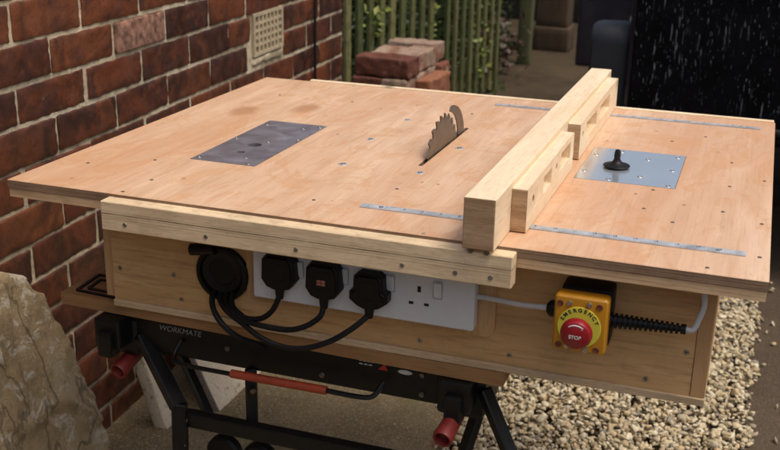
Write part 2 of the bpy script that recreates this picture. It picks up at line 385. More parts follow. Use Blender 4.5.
def plate(loops, t0, t1, plane='XY'):
    """a flat plate with holes: loops[0] outline, others holes; extruded along the third axis from t0 to t1"""
    bm = bmesh.new()
    def put(p, h): return {'XY': (p[0], p[1], h), 'XZ': (p[0], h, p[1]), 'YZ': (h, p[0], p[1])}[plane]
    es = []
    for lp in loops:
        vs = [bm.verts.new(put(p, t0)) for p in lp]
        es += [bm.edges.new((vs[i], vs[(i+1) % len(vs)])) for i in range(len(vs))]
    r = bmesh.ops.triangle_fill(bm, edges=es, use_beauty=True, use_dissolve=False)
    fs = [g for g in r['geom'] if isinstance(g, bmesh.types.BMFace)]
    ex = bmesh.ops.extrude_face_region(bm, geom=fs)
    off = Vector(put((0, 0), t1))-Vector(put((0, 0), t0))
    bmesh.ops.translate(bm, vec=off, verts=[g for g in ex['geom'] if isinstance(g, bmesh.types.BMVert)])
    bmesh.ops.recalc_face_normals(bm, faces=bm.faces)
    return bm
def text_bm(s, size, place, depth=.0004, bm=None, align='CENTER', bold=0):
    cu = bpy.data.curves.new('txt', 'FONT'); cu.body = s; cu.size = size; cu.extrude = depth/2; cu.offset = bold; cu.align_x = align; cu.align_y = 'CENTER'
    o = bpy.data.objects.new('txt', cu); C.objects.link(o)
    dg = bpy.context.evaluated_depsgraph_get(); me = bpy.data.meshes.new_from_object(o.evaluated_get(dg))
    me.transform(place); bm = bm or bmesh.new(); bm.from_mesh(me)
    bpy.data.objects.remove(o); bpy.data.curves.remove(cu); bpy.data.meshes.remove(me); return bm
FACE_Y = Matrix(((1,0,0,0),(0,0,-1,0),(0,1,0,0),(0,0,0,1)))    # text lying in XY turned to face -Y
def rough_box(bm, x0, x1, y0, y1, z0, z1, cell=.03, rnd=.006, amp=.003, fr=20, seed=0, mat=None, mi=0, frog=False):
    """a box with gridded, rounded and worn faces"""
    L = (x1-x0, y1-y0, z1-z0); n = [max(2, round(l/cell)) for l in L]; vd = {}
    c = Vector(((x0+x1)/2, (y0+y1)/2, (z0+z1)/2)); h = Vector(L)/2; off = Vector((seed*3.7, seed*1.3, seed*2.1))
    GL = []
    for a in range(3):
        m_ = n[a]; GL.append([-h[a], -h[a]+rnd]+[-h[a]+rnd+(2*h[a]-2*rnd)*t/m_ for t in range(1, m_)]+[h[a]-rnd, h[a]])
    n = [m_+2 for m_ in n]
    def gv(i, j, k):
        key = (i, j, k)
        if key in vd: return vd[key]
        q = Vector([GL[a][t] for a, t in enumerate((i, j, k))]); p = Vector((q.x/h.x, q.y/h.y, q.z/h.z))
        inner = Vector([max(-(h[a]-rnd), min(h[a]-rnd, q[a])) for a in range(3)])
        dd = q-inner
        if dd.length > 1e-6: q = inner+dd.normalized()*min(dd.length, rnd)
        if frog and k == n[2] and abs(p.x) < .72 and abs(p.y) < .62: q.z -= .020
        nn = noise.noise_vector((q+off)*fr)*amp + noise.noise_vector((q+off)*fr*3)*amp*.5
        v = bm.verts.new(q+nn+c); vd[key] = v; return v
    for a in range(3):
        b, d_ = (a+1) % 3, (a+2) % 3
        for s in (0, n[a]):
            for i in range(n[b]):
                for j in range(n[d_]):
                    idx = []
                    for (u, v) in ((i, j), (i+1, j), (i+1, j+1), (i, j+1)):
                        t = [0, 0, 0]; t[a] = s; t[b] = u; t[d_] = v; idx.append(gv(*t))
                    f = bm.faces.new(idx if s else idx[::-1]); f.material_index = mi; f.smooth = True
    if mat: bmesh.ops.transform(bm, matrix=mat, verts=list(vd.values()))
def leaves(bm, pts, size):
    for p in pts:
        p = Vector(p); a = Vector((random.gauss(0, 1), random.gauss(0, 1), random.gauss(0, .6))).normalized()
        b = a.cross(Vector((random.gauss(0, 1), random.gauss(0, 1), random.gauss(0, 1)))).normalized(); c = a.cross(b)
        s = size*random.uniform(.6, 1.3)
        v = [bm.verts.new(q) for q in (p, p+a*s*.5+b*s*.3+c*s*.08, p+a*s, p+a*s*.5-b*s*.3+c*s*.08, p+a*s*.5)]
        bm.faces.new((v[0], v[1], v[4])); bm.faces.new((v[1], v[2], v[4])); bm.faces.new((v[2], v[3], v[4])); bm.faces.new((v[3], v[0], v[4]))

# ================================================================ SETTING
G = -.76
bm = bmesh.new(); bmesh.ops.create_grid(bm, x_segments=2, y_segments=2, size=60); bmesh.ops.translate(bm, vec=(0, 0, G-.012), verts=bm.verts)
obj('ground', bm, M_GROUND, kind='structure')
bm = bmesh.new()
vs = [bm.verts.new(p) for p in ((-.32, -2.5, G), (.47, -2.5, G), (.455, .4, G), (.44, .78, G), (.39, 1.2, G), (.36, 2.9, G), (-.5, 2.9, G))]
f = bm.faces.new(vs); ex = bmesh.ops.extrude_face_region(bm, geom=[f]); bmesh.ops.translate(bm, vec=(0,0,-.010), verts=[g for g in ex['geom'] if isinstance(g, bmesh.types.BMVert)])
bmesh.ops.recalc_face_normals(bm, faces=bm.faces)
obj('concrete_path', bm, M_SLAB, kind='structure')
bm = bmesh.new(); vs = [bm.verts.new((x, y, G-.004)) for x, y in ((1.055, -2.5), (4, -2.5), (4, 2.9), (1.055, 2.9))]; bm.faces.new(vs)
obj('soil', bm, M_SOIL, kind='structure')
# joint line in the concrete behind the leaning slab is the slab's own foot

# gravel: crushed stones, one mesh
def gravel():
    ph = (1+5**.5)/2
    iv = np.array([(-1,ph,0),(1,ph,0),(-1,-ph,0),(1,-ph,0),(0,-1,ph),(0,1,ph),(0,-1,-ph),(0,1,-ph),(ph,0,-1),(ph,0,1),(-ph,0,-1),(-ph,0,1)], float); iv /= np.linalg.norm(iv[0])
    ff = np.array([(0,11,5),(0,5,1),(0,1,7),(0,7,10),(0,10,11),(1,5,9),(5,11,4),(11,10,2),(10,7,6),(7,1,8),(3,9,4),(3,4,2),(3,2,6),(3,6,8),(3,8,9),(4,9,5),(2,4,11),(6,2,10),(8,6,7),(9,8,1)])
    # one subdivision
    mids = {}; V = list(iv); F = []
    def mid(a, b):
        k = (min(a, b), max(a, b))
        if k not in mids: m = (V[a]+V[b])/2; V.append(m/np.linalg.norm(m)); mids[k] = len(V)-1
        return mids[k]
    for a, b, c in ff:
        ab, bc, ca = mid(a, b), mid(b, c), mid(c, a); F += [(a, ab, ca), (b, bc, ab), (c, ca, bc), (ab, bc, ca)]
    V = np.array(V); F = np.array(F)
    xs, ys, zs, rs = [], [], [], []  # stones
    def layer(n, z, r0, r1, y0, y1):
        for _ in range(n):
            y = random.uniform(y0, y1); xl = .44 if y < .8 else (.44-(y-.8)*.12 if y < 1.2 else .39-.02*(y-1.2))
            xl += .012*math.sin(y*23)+random.gauss(0, .008); xr = 1.06+.008*math.sin(y*19)+random.gauss(0, .007)
            xs.append(random.uniform(xl, xr)); ys.append(y); zs.append(G+z+random.uniform(-.004, .004)); rs.append(random.uniform(r0, r1)*random.choice((.55, .8, 1, 1, 1.35)))
    layer(7200, .000, .0065, .0098, .3, 2.6); layer(8400, .007, .0052, .0092, .3, 2.6); layer(5600, .014, .0046, .0090, .3, 2.6)
    layer(1700, .002, .010, .015, -.9, .3)
    for _ in range(50):   # strays
        y = random.uniform(.3, 2.4); xs.append(1.06+abs(random.gauss(0, .05))); ys.append(y); zs.append(G+.002); rs.append(random.uniform(.004, .008))
    for _ in range(24):
        y = random.uniform(.5, 1.6); xs.append(.43-abs(random.gauss(0, .05))); ys.append(y); zs.append(G+.004); rs.append(random.uniform(.003, .007))
    n = len(xs); allv = np.empty((n, len(V), 3)); 
    for i in range(n):
        s = np.array((random.uniform(.95, 1.6), random.uniform(.8, 1.15), random.uniform(.5, .85)))*rs[i]
        v = V*(1+.12*rng.standard_normal((len(V), 1)))
        # flatten by random cutting planes for a crushed look
        for _ in range(7):
            nn = rng.standard_normal(3); nn /= np.linalg.norm(nn); dd = v@nn; lim = rng.uniform(.32, .72); ex = np.clip(dd-lim, 0, None); v = v-ex[:, None]*nn
        v = v*s
        q, _ = np.linalg.qr(rng.standard_normal((3, 3)))
        if np.linalg.det(q) < 0: q[:, 0] *= -1
        if random.random() < .6:
            a = random.uniform(0, 6.28); t = random.gauss(0, .35); ca, sa, ct, st = math.cos(a), math.sin(a), math.cos(t), math.sin(t)
            q = np.array([[ca, -sa, 0], [sa, ca, 0], [0, 0, 1]])@np.array([[1, 0, 0], [0, ct, -st], [0, st, ct]])
        allv[i] = v@q.T+np.array((xs[i], ys[i], zs[i]))
    vv = allv.reshape(-1, 3); fs = (F[None]+(np.arange(n)*len(V))[:, None, None]).reshape(-1, 3)
    me = bpy.data.meshes.new('gravel'); me.vertices.add(len(vv)); me.vertices.foreach_set('co', vv.ravel())
    me.loops.add(fs.size); me.loops.foreach_set('vertex_index', fs.ravel().astype(np.int32))
    me.polygons.add(len(fs)); me.polygons.foreach_set('loop_start', np.arange(0, fs.size, 3, dtype=np.int32))
    me.update(calc_edges=True); me.validate()
    return obj('gravel', me, M_GRAVEL, kind='stuff', label='cream and buff limestone chippings spread beside the concrete', cat='gravel')
gravel()

# ---- brick wall
WA = -.054; XW = -.2461
WT = Matrix.Translation((XW, 0, 0)) @ Matrix.Rotation(-WA, 4, 'Z')      # wall frame: local y runs along the wall, local x = outwards
wall = thing('brick_wall', 'dark red brick wall with pale lime mortar running along the left side', 'brick wall', (-.25, .5, G))
bm = bmesh.new(); bx(bm, -.215, -.0026, -1.6, 2.168, G-.02, .80)
# roughen mortar face
bmesh.ops.subdivide_edges(bm, edges=[e for e in bm.edges], cuts=2, use_grid_fill=True)
bmesh.ops.transform(bm, matrix=WT, verts=bm.verts); obj('mortar', bm, M_MORTAR, wall)
bm = bmesh.new(); YB = .3656; B = .225; H = .075; ZC = .117; k = 0
VENT = (1.405, 1.63, -.108, .042)
for c in range(-9, 12):
    zt = ZC-c*H; z0, z1 = zt-H+.0046, zt-.0046
    if z0 < G-.02: z0 = G-.02
    if z1-z0 < .01: continue
    o = .5 if c % 2 == 0 else 0
    for i in range(-9, 9):
        y0 = YB+B*(i+o)+.005+random.gauss(0, .002); y1 = YB+B*(i+o+1)-.005+random.gauss(0, .002)
        y1 = min(y1, 2.168)
        segs = [(y0, y1)]
        if z1 < VENT[3]+.01 and z0 > VENT[2]-.01:
            ns = []
            for a, b in segs:
                if b <= VENT[0] or a >= VENT[1]: ns.append((a, b)); continue
                if a < VENT[0]-.03: ns.append((a, VENT[0]-.008))
                if b > VENT[1]+.03: ns.append((VENT[1]+.008, b))
            segs = ns
        for a, b in segs:
            if b-a < .02: continue
            if i < 0 and abs(c) > 20: continue
            j = random.gauss(0, .0009); k += 1
            tilt = Matrix.Translation((0, (a+b)/2, (z0+z1)/2)) @ Matrix.Rotation(random.gauss(0, .006), 4, 'X') @ Matrix.Translation((0, -(a+b)/2, -(z0+z1)/2))
            rough_box(bm, -.08, .0012+j, a, b, z0+random.gauss(0, .001), z1+random.gauss(0, .001), .0115, .0022, .0022, 60, k, WT @ tilt)
obj('brickwork', bm, M_BRICK, wall)
# the paler spalled brick and the smear of mortar below the vent are the wall's own
bm = bmesh.new(); rough_box(bm, -.05, .0055, .709, .918, .0475, .1115, .012, .003, .0016, 60, 91, WT)
obj('spalled_brick', bm, plain('spalled_brick_face', (.21, .11, .075), .95, 0, .85, 55, 1.0), wall, label='pale spalled brick with its face worn away')
bm = bmesh.new(); rough_box(bm, -.05, .004, 1.41, 1.625, -.101, -.076, .012, .008, .005, 30, 92, WT)
obj('mortar_fillet', bm, M_MORTAR, wall)
# vent grille: frame and bars
bm = bmesh.new(); y0, y1, z0, z1 = 1.412, 1.622, -.072, .044
x0, x1 = -.02, .0065; NX, NZ = 7, 5
bx(bm, x0, x1, y0, y0+.011, z0, z1); bx(bm, x0, x1, y1-.011, y1, z0, z1)
bx(bm, x0, x1-.0003, y0+.011, y1-.011, z0, z0+.009); bx(bm, x0, x1-.0003, y0+.011, y1-.011, z1-.009, z1)
iw = (y1-y0-.022)/NX; ih = (z1-z0-.018)/NZ
for i in range(1, NX): yy = y0+.011+iw*i; bx(bm, x0, x1-.001, yy-.0048, yy+.0048, z0+.009, z1-.009)
for j in range(1, NZ): zz = z0+.009+ih*j; bx(bm, x0, x1-.0016, y0+.011, y1-.011, zz-.0036, zz+.0036)
bmesh.ops.transform(bm, matrix=WT, verts=bm.verts)
vent = obj('air_vent', bm, M_VENT, wall)
bm = bmesh.new(); bx(bm, -.03, -.021, y0, y1, z0, z1); bmesh.ops.transform(bm, matrix=WT, verts=bm.verts); obj('vent_cavity', bm, M_HOLE, vent)
# black cable down the wall
bm = bmesh.new(); tube(bm, [WT @ Vector(p) for p in catmull([(.010, 1.90, .8), (.011, 1.895, .3), (.010, 1.878, .02), (.012, 1.868, -.12), (.010, 1.872, -.4), (.011, 1.86, -.74)])], .0048, 8)
obj('wall_cable', bm, M_RUBBER, None, True, label='thin black cable running down the brick wall beside the vent', cat='cable', loc=(-.34, 1.87, G))

# ---- picket fence and gate
def pickets(name, label, a, b, n, wv, z0, z1, cat, grp=None):
    a, b = Vector(a), Vector(b); t = thing(name, label, cat, (a.x, a.y, G)); dr = (b-a); L = dr.length; ang = math.atan2(dr.y, dr.x)
    for i in range(n):
        p = a+dr*((i+.5)/n); bm = bmesh.new()
        mt = Matrix.Translation((p.x, p.y, 0)) @ Matrix.Rotation(ang+random.gauss(0, .03), 4, 'Z') @ Matrix.Rotation(random.gauss(0, .008), 4, 'Y')
        h = z1+random.uniform(-.01, .01)
        bx(bm, -wv/2, wv/2, -.008, .008, z0+random.uniform(-.015, .015), h, .002, 1, 0, mt)
        obj('picket', bm, M_FENCE, t)
    for zz in (G+.2, G+.82):
        bm = bmesh.new(); bx(bm, -.01, L+.01, .012, .045, zz, zz+.07, .003, 1, 0, Matrix.Translation((a.x, a.y, 0)) @ Matrix.Rotation(ang, 4, 'Z')); obj('rail', bm, M_POSTW, t)
    return t
pickets('picket_fence', 'mossy green picket fence behind the stack of old bricks', (-.545, 2.60, 0), (-.425, 3.44, 0), 9, .040, G+.05, .32, 'fence')
pickets('picket_gate', 'narrow slatted gate continuing to the right of the mossy picket fence', (-.405, 3.50, 0), (-.375, 4.50, 0), 8, .040, G+.035, .30, 'gate')
bm = bmesh.new(); rough_box(bm, -.50, -.415, 5.50, 5.58, G-.02, .9, .05, .008, .004, 8, 3)
obj('fence_post', bm, M_POSTW, None, label='square green mossy timber post standing alone beyond the gate', cat='post', loc=(-.457, 5.54, G))
t = thing('gate_pier', 'thick brown pier with a wider base block at the back of the path', 'pier', (-.4, 6.2, G))
bm = bmesh.new(); rough_box(bm, -.535, -.275, 6.1, 6.36, G-.02, -.605, .05, .012, .006, 8, 4); obj('base_block', bm, M_PIERW, t)
bm = bmesh.new(); rough_box(bm, -.518, -.295, 6.12, 6.34, -.605, .9, .05, .01, .005, 8, 5); obj('shaft', bm, M_PIERW, t)
# dark back wall that closes the yard
t = thing('garden_wall', 'dark rendered boundary wall closing the far end of the yard', 'wall', (0, 8, G))
bm = bmesh.new(); rough_box(bm, -3, 4, 7.6, 7.85, G-.02, 1.2, .3, .02, .01, 3, 6); obj('wall_face', bm, plain('dark_render', (.022, .019, .015), .95, 0, .4, 6, .6), t)
# hedge behind fence
bm = bmesh.new(); pts = []
for _ in range(9000):
    y = random.uniform(2.9, 6.0); x = -.72-abs(random.gauss(0, .18))+.02*math.sin(y*7) + (.10 if y > 4.6 else -.02); z = random.uniform(G, .75)
    pts.append((x, y, z))
leaves(bm, pts, .045)
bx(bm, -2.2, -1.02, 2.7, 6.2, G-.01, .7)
obj('hedge', bm, [M_LEAF], kind='stuff', label='dense dark hedge foliage behind the picket fence', cat='hedge')
bm = bmesh.new(); pts = []
for _ in range(420):
    zc_ = random.choice((-.74, -.70, -.66, -.60)); pts.append((random.gauss(-.56, .07), random.gauss(5.1, .2), zc_+abs(random.gauss(0, .06))))
leaves(bm, pts, .05)
obj('low_shrub', bm, M_VINE if False else mat_leaf('bronze_leaf', [(0, (.05, .03, .02)), (.5, (.09, .05, .035)), (.8, (.03, .05, .02)), (1, (.16, .12, .09))]), label='low bronze leaved shrub at the foot of the lone post', cat='shrub', loc=(-.56, 5.1, G))
bm = bmesh.new(); leaves(bm, [(random.uniform(-.52, -.36), random.uniform(3.9, 4.65), G+abs(random.gauss(0, .035))) for _ in range(260)], .03)
obj('ground_weeds', bm, mat_leaf('weed_leaf', [(0, (.03, .05, .015)), (.6, (.06, .09, .02)), (1, (.14, .15, .05))]), kind='stuff', label='low weeds growing along the foot of the slatted gate', cat='weeds')
def climber(x, y, z0, z1, n, label):
    t = thing('climbing_plant', label, 'plant', (x, y, G), 'pale leaved climbers growing through the fence')
    bm = bmesh.new(); pth = catmull([(x, y, G), (x+.01, y+.01, (G+z0)/2), (x-.01, y+.02, z0), (x+.005, y, z1)], 6); tube(bm, pth, .004, 6); obj('stem', bm, M_STEM, t)
    bm = bmesh.new(); leaves(bm, [(x+random.gauss(0, .022), y+random.gauss(0, .03), random.uniform(z0, z1)) for _ in range(n)], .038); obj('foliage', bm, M_VINE, t)
climber(-.505, 2.84, -.22, .00, 60, 'pale green climber with leaves showing between the pickets above the bricks')
climber(-.43, 3.44, -.30, .15, 70, 'yellow green climber at the joint between fence and gate')
climber(-.37, 4.10, -.60, -.30, 60, 'small pale climber near the foot of the slatted gate')

# ---- stack of old bricks
t = thing('brick_pier', 'low mortared pier of old bricks under the loose stack', 'brick pier', (-.2, 2.5, G))
bm = bmesh.new(); k = 0; z = G
while z < -.44:
    for (a, b, c, d_) in ((-.365, -.135, 2.30, 2.40), (-.365, -.255, 2.41, 2.62), (-.245, -.135, 2.41, 2.62), (-.365, -.135, 2.63, 2.73)):
        k += 1; rough_box(bm, a, b, c, d_, z, z+.064, .025, .006, .003, 20, k+200)
    z += .068
obj('brickwork', bm, M_LOOSE, t)
bm = bmesh.new(); bx(bm, -.358, -.142, 2.31, 2.72, G, z-.006); obj('mortar', bm, M_MORTAR, t)
PZ = z
def loose(x0, x1, y0, y1, z0, lab, m, rot=0, h=.064, frog=False, seed=0, tilt=0):
    bm = bmesh.new(); cx, cy = (x0+x1)/2, (y0+y1)/2
    mt = Matrix.Translation((cx, cy, z0)) @ Matrix.Rotation(R(rot), 4, 'Z') @ Matrix.Rotation(R(tilt), 4, 'X') @ Matrix.Translation((-cx, -cy, -z0))
    rough_box(bm, x0, x1, y0, y1, z0, z0+h, .0100, .005, .0048, 30, seed, mt, frog=frog)
    obj('loose_brick', bm, m, None, label=lab, cat='brick', group='loose old bricks stacked on the pier', loc=(cx, cy, z0))
la = PZ+.008; lb = la+.068; lc = lb+.069
lo = 'old red brick low in the stack, hidden from view by the tabletop'
loose(-.37, -.262, 2.30, 2.515, la, lo, M_LOOSE, 1, seed=31); loose(-.25, -.145, 2.30, 2.515, la, lo, M_LOOSE, -1, seed=32)
loose(-.36, -.145, 2.53, 2.632, la, lo, M_LOOSE, 1, seed=33); loose(-.36, -.145, 2.645, 2.745, la, lo, M_LOOSE, -1, seed=34)
loose(-.375, -.268, 2.285, 2.50, lb, 'brown brick end-on under the left half of the top front brick', M_LOOSE_D, 2, seed=35)
loose(-.262, -.162, 2.28, 2.495, lb, 'mortar-crusted brick end-on under the right half of the top front brick', M_LOOSE_M, -2, seed=36)
loose(-.36, -.165, 2.515, 2.617, lb, 'pale crusted brick in the middle of the second layer', M_LOOSE_M, 1, seed=37)
loose(-.37, -.145, 2.632, 2.735, lb, 'reddish brick at the back of the second layer', M_LOOSE, -1, seed=38)
loose(-.368, -.158, 2.29, 2.392, lc, 'dark red frogged brick lying at the front on top of the stack', M_LOOSE_D, -3, .068, True, 39, 0)
loose(-.372, -.268, 2.41, 2.62, lc, 'frogged brick lying lengthwise on top, behind the left end of the front brick', M_LOOSE_M, 5, .058, True, 40)
loose(-.262, -.168, 2.405, 2.62, lc, 'pale mortar-crusted brick on top, behind the right end of the front brick', M_LOOSE_M, -2, .066, False, 41)
loose(-.37, -.170, 2.645, 2.745, lc+.004, 'pale brick lying across the back of the top of the stack', M_LOOSE_M, 1, .066, False, 42)
loose(-.158, -.100, 2.36, 2.575, PZ+.030, 'orange brick set on edge at the right side of the stack', M_LOOSE_O, -3, .10, False, 43)
t = thing('brick_pier', 'single short column of bricks beside the pier, carrying the orange brick', 'brick pier', (-.10, 2.47, G))
bm = bmesh.new(); z = G; k = 0
while z < PZ+.03: k += 1; hh = min(.062, PZ+.032-z); rough_box(bm, -.130, -.065, 2.36, 2.575, z, z+hh, .025, .006, .003, 20, k+300); z += .066
obj('brickwork', bm, M_LOOSE, t)

# ---- trailer at the back
tr = thing('parked_trailer', 'dark trailer with a white-splattered black tailboard behind the table', 'trailer', (1.2, 2.6, G))
bm = bmesh.new(); bx(bm, .618, 2.0, 2.06, 2.10, -.285, .20, .006, 2); obj('tailboard', bm, M_SPLAT, tr)
bm = bmesh.new(); bx(bm, .60, 2.02, 2.103, 4.2, -.27, .17, .01, 2); obj('body', bm, M_NAVY, tr)
bm = bmesh.new(); bx(bm, .30, .597, 2.95, 4.1, -.30, .17, .012, 2); fl = obj('side_box', bm, M_NAVY, tr)
bm = bmesh.new(); bx(bm, .500, .535, 2.942, 2.9495, -.125, -.095, .001); obj('reflector', bm, M_WHITEPL, fl)
bm = bmesh.new(); tube(bm, [(.615, 2.052, -.292), (2.0, 2.052, -.292)], .012, 10); obj('lower_rail', bm, M_STEELBLACK, tr, True)
# mudguard: curved sheet with rolled edges
bm = bmesh.new(); cy, cz = 2.52, -.42; prof = []
sec = [(.478, -.03), (.480, -.008), (.492, 0), (.54, .004), (.588, 0), (.600, -.008), (.602, -.03)]
rows = []; prof = [(2.105, -.70), (2.103, -.5), (2.102, -.3), (2.101, -.15), (2.103, -.07)]
for i in range(1, 10): a = R(90*i/9); prof.append((2.163-.06*math.cos(a), -.07+.06*math.sin(a)))
prof = [(a_, b_-.006) for a_, b_ in prof]+[(2.3, -.028), (2.6, -.10), (2.86, -.22)]
sec = [(.484, -.02), (.485, -.006), (.492, 0), (.54, .002), (.592, 0), (.600, -.006), (.601, -.02)]
for i, (yy, zz) in enumerate(prof):
    t = 0 if i < 5 else min(1, (i-4)/9); row = []
    for x, dr in sec: row.append(bm.verts.new((x, yy-dr*(1-t), zz+dr*t)))
    rows.append(row)
for r0, r1 in zip(rows, rows[1:]):
    for k in range(len(sec)-1): bm.faces.new((r0[k], r0[k+1], r1[k+1], r1[k]))
bmesh.ops.recalc_face_normals(bm, faces=bm.faces); bmesh.ops.solidify(bm, geom=bm.faces, thickness=.004)
obj('mudguard', bm, M_GUARD, tr, True)
for sx in (.54,):
    bm = bmesh.new(); lathe(bm, [(.18, -.05), (.27, -.062), (.325, -.055), (.34, -.035), (.34, .035), (.325, .055), (.27, .062), (.18, .05)], (sx, cy, G+.34), 'X', 48)
    wh = obj('wheel', bm, M_RUBBER, tr, True)
    bm = bmesh.new(); lathe(bm, [(.05, -.06), (.17, -.045), (.178, -.052), (.178, .052), (.17, .045), (.05, .03)], (sx, cy, G+.34), 'X', 36); obj('rim', bm, M_STEELBLACK, wh, True)
bm = bmesh.new(); tube(bm, [(.56, cy, G+.34), (2.0, cy, G+.34)], .025, 12); obj('axle', bm, M_STEELBLACK, tr, True)

# ---- leaning rock slab (foreground left)
pl = [(-.155, -.35, -.45), (-.195, .04, -.284), (-.199, .15, -.266), (-.198, .249, -.262), (-.191, .285, -.304), (-.187, .303, -.323), (-.176, .313, -.38), (-.163, .332, -.444),
      (-.153, .339, -.497), (-.143, .358, -.546), (-.13, .362, -.611), (-.119, .365, -.667), (-.109, .372, -.713), (-.10, .375, -.765), (-.10, -.1, -.765), (-.10, -.5, -.765)]
def rock():
    out = [(p[1], p[2]) for p in pl]
    def inside(y, z):
        c = False; j = len(out)-1
        for i in range(len(out)):
            (a, b), (c1, d1) = out[i], out[j]
            if (b > z) != (d1 > z) and y < (c1-a)*(z-b)/(d1-b)+a: c = not c
            j = i
        return c
    bm = bmesh.new(); vs = [bm.verts.new((0, y, z)) for y, z in out]
    # finer outline with jagged noise
    f = bm.faces.new(vs)
    bmesh.ops.subdivide_edges(bm, edges=bm.edges[:], cuts=6)
    for v in bm.verts:
        n_ = noise.noise_vector(Vector((0, v.co.y, v.co.z))*38)*.009+noise.noise_vector(Vector((0, v.co.y, v.co.z))*110)*.004
        v.co.y += n_.y; v.co.z += n_.z if v.co.z > G+.03 else 0
    bmesh.ops.triangulate(bm, faces=bm.faces[:])
    for _ in range(5):
        es = [e for e in bm.edges if e.calc_length() > .012]
        if not es: break
        bmesh.ops.subdivide_edges(bm, edges=es, cuts=1); bmesh.ops.triangulate(bm, faces=bm.faces[:])
        inn = [v for v in bm.verts if not v.is_boundary]
        bmesh.ops.smooth_vert(bm, verts=inn, factor=.5, use_axis_x=True, use_axis_y=True, use_axis_z=True)
    bd = {v for v in bm.verts if v.is_boundary}
    ex = bmesh.ops.extrude_face_region(bm, geom=bm.faces[:])
    back = [g for g in ex['geom'] if isinstance(g, bmesh.types.BMVert)]; bs = set(back)
    for v in bm.verts:
        base = -.252-.2*v.co.z
        if v in bs: v.co.x = base-.055; continue
        q = Vector((0, v.co.y, v.co.z))
        h = noise.fractal(q*5, 1.0, 2.1, 5)*.007 + noise.ridged_multi_fractal(q*8+Vector((4,2,9)), .9, 2.2, 6, 1.0, 2.0)*.0035 - .006
        tq = noise.noise(Vector((0, q.y*6, q.z*4))+Vector((1,7,3)))*4; h += (math.floor(tq)+min(1, (tq-math.floor(tq))*6))*.0042
        # diagonal bedding ridge
        dd = abs((v.co.y-.05)*.35+(v.co.z+.45)*.9-.02*math.sin(v.co.y*30)); h += .006*math.exp(-(dd/.01)**2)
        v.co.x = base+h-(.004 if v in bd else 0)
    bmesh.ops.recalc_face_normals(bm, faces=bm.faces)
    return obj('rock_slab', bm, M_ROCK, None, True, label='large rough sandstone slab leaning on the brick wall at lower left', cat='stone slab', loc=(-.13, .05, G), ang=50)
rock()

# ---- two paving slabs leaning against the wall under the bench
def leaner(lab, foot, top, y1, y2, th, mats):
    """foot/top: (x,z) of the visible front face's outer surface; y extent"""
    f, tp = Vector((foot[0], 0, foot[1])), Vector((top[0], 0, top[1])); dr = (tp-f); L = dr.length; dr.normalize(); nrm = Vector((-dr.z, 0, dr.x)) if dr.x < 0 else Vector((dr.z, 0, -dr.x))
    if nrm.x > 0: nrm = -nrm
    mt = Matrix(((nrm.x, 0, dr.x, f.x), (0, 1, 0, 0), (nrm.z, 0, dr.z, f.z), (0, 0, 0, 1)))
    bm = bmesh.new(); rough_box(bm, 0, th, y1, y2, 0, L, .02, .004, .0012, 20, 11, mt)
    bmesh.ops.recalc_face_normals(bm, faces=bm.faces); bm.normal_update()
    for fc in bm.faces: fc.material_index = 1 if fc.normal.y < -.6 else 0
    return obj('paving_slab', bm, mats, None, label=lab, cat='paving slab', loc=(foot[0], (y1+y2)/2, G))
leaner('thick-edged narrow stone slab leaning on the wall by the left red handle', (-.150, G-.004), (-.206, -.575), .612, .650, .032, [M_PAVER, M_PAVER])
leaner('wide pale slab with grey front edge leaning behind the bench frame', (-.080, G-.004), (-.225, -.46), .728, 1.30, .025, [M_PAVER, M_PAVEDGE])

# ================================================================ FOLDING WORKBENCH
wb = thing('folding_workbench', 'black steel folding workbench with wooden jaws and red handles under the saw table', 'workbench', (.37, .2, G))
BT = -.1965
jaw_f = plate([[(.02, .070), (.7185, .052), (.7185, .20), (.02, .20)]] + [loop_circle(.60, .13, .010, 16)], BT-.019, BT)
jf = obj('front_jaw', jaw_f, M_BENCHWOOD, wb)
jr = plate([[(.02, .225), (.7185, .225), (.7185, .42), (.02, .42)]], BT-.019, BT); obj('rear_jaw', jr, M_BENCHWOOD, wb)
bm = bmesh.new()
for a, b in (((.040, .084), (.034, .150)), ((.034, .150), (.115, .150)), ((.052, .096), (.115, .093)), ((.052, .096), (.048, .134)), ((.048, .134), (.115, .134)), ((.040, .084), (.12, .079))):
    bar(bm, (*a, BT+.0012), (*b, BT+.0012), .005, .003, 0)
obj('jaw_guide', bm, M_BLACK, jf)
bm = bmesh.new(); bx(bm, .105, .625, .078, .112, -.274, -.2165, .004, 2); bx(bm, .105, .625, .084, .106, -.2163, -.2157)
beam = obj('front_beam', bm, M_STEELBLACK, wb)
bm = text_bm('WORKMATE', .0125, Matrix.Translation((.186, .0772, -.2305)) @ FACE_Y @ Matrix(((1,.22,0,0),(0,1,0,0),(0,0,1,0),(0,0,0,1))), align='LEFT')
obj('logo', bm, plain('worn_white_print', (.22, .22, .22), .7), beam)
bm = bmesh.new()
for q in range(4): bx(bm, .507+q*.006, .511+q*.006, .0766, .0778, -.2265, -.2250)
for q in range(3): bx(bm, .507+q*.007, .512+q*.007, .0766, .0778, -.2315, -.2300)
obj('label_print', bm, M_WINK, beam)
bm = bmesh.new(); vs = [bm.verts.new(p) for p in ((.535, .0768, -.235), (.549, .0768, -.235), (.546, .0768, -.224))]; bm.faces.new(vs); obj('label_print', bm, M_REDINK, beam)
bm = bmesh.new(); lathe(bm, [(.0105, 0), (.0105, .0008)], (0, 0, 0), 'Y', 24)
bmesh.ops.scale(bm, vec=(1, 1, .32), verts=bm.verts); bmesh.ops.translate(bm, vec=(.575, .0777, -.2325), verts=bm.verts); obj('label_print', bm, M_WINK, beam)
bm = bmesh.new(); bx(bm, .12, .62, .36, .39, -.27, -.2165, .004, 2); obj('rear_beam', bm, M_STEELBLACK, wb)
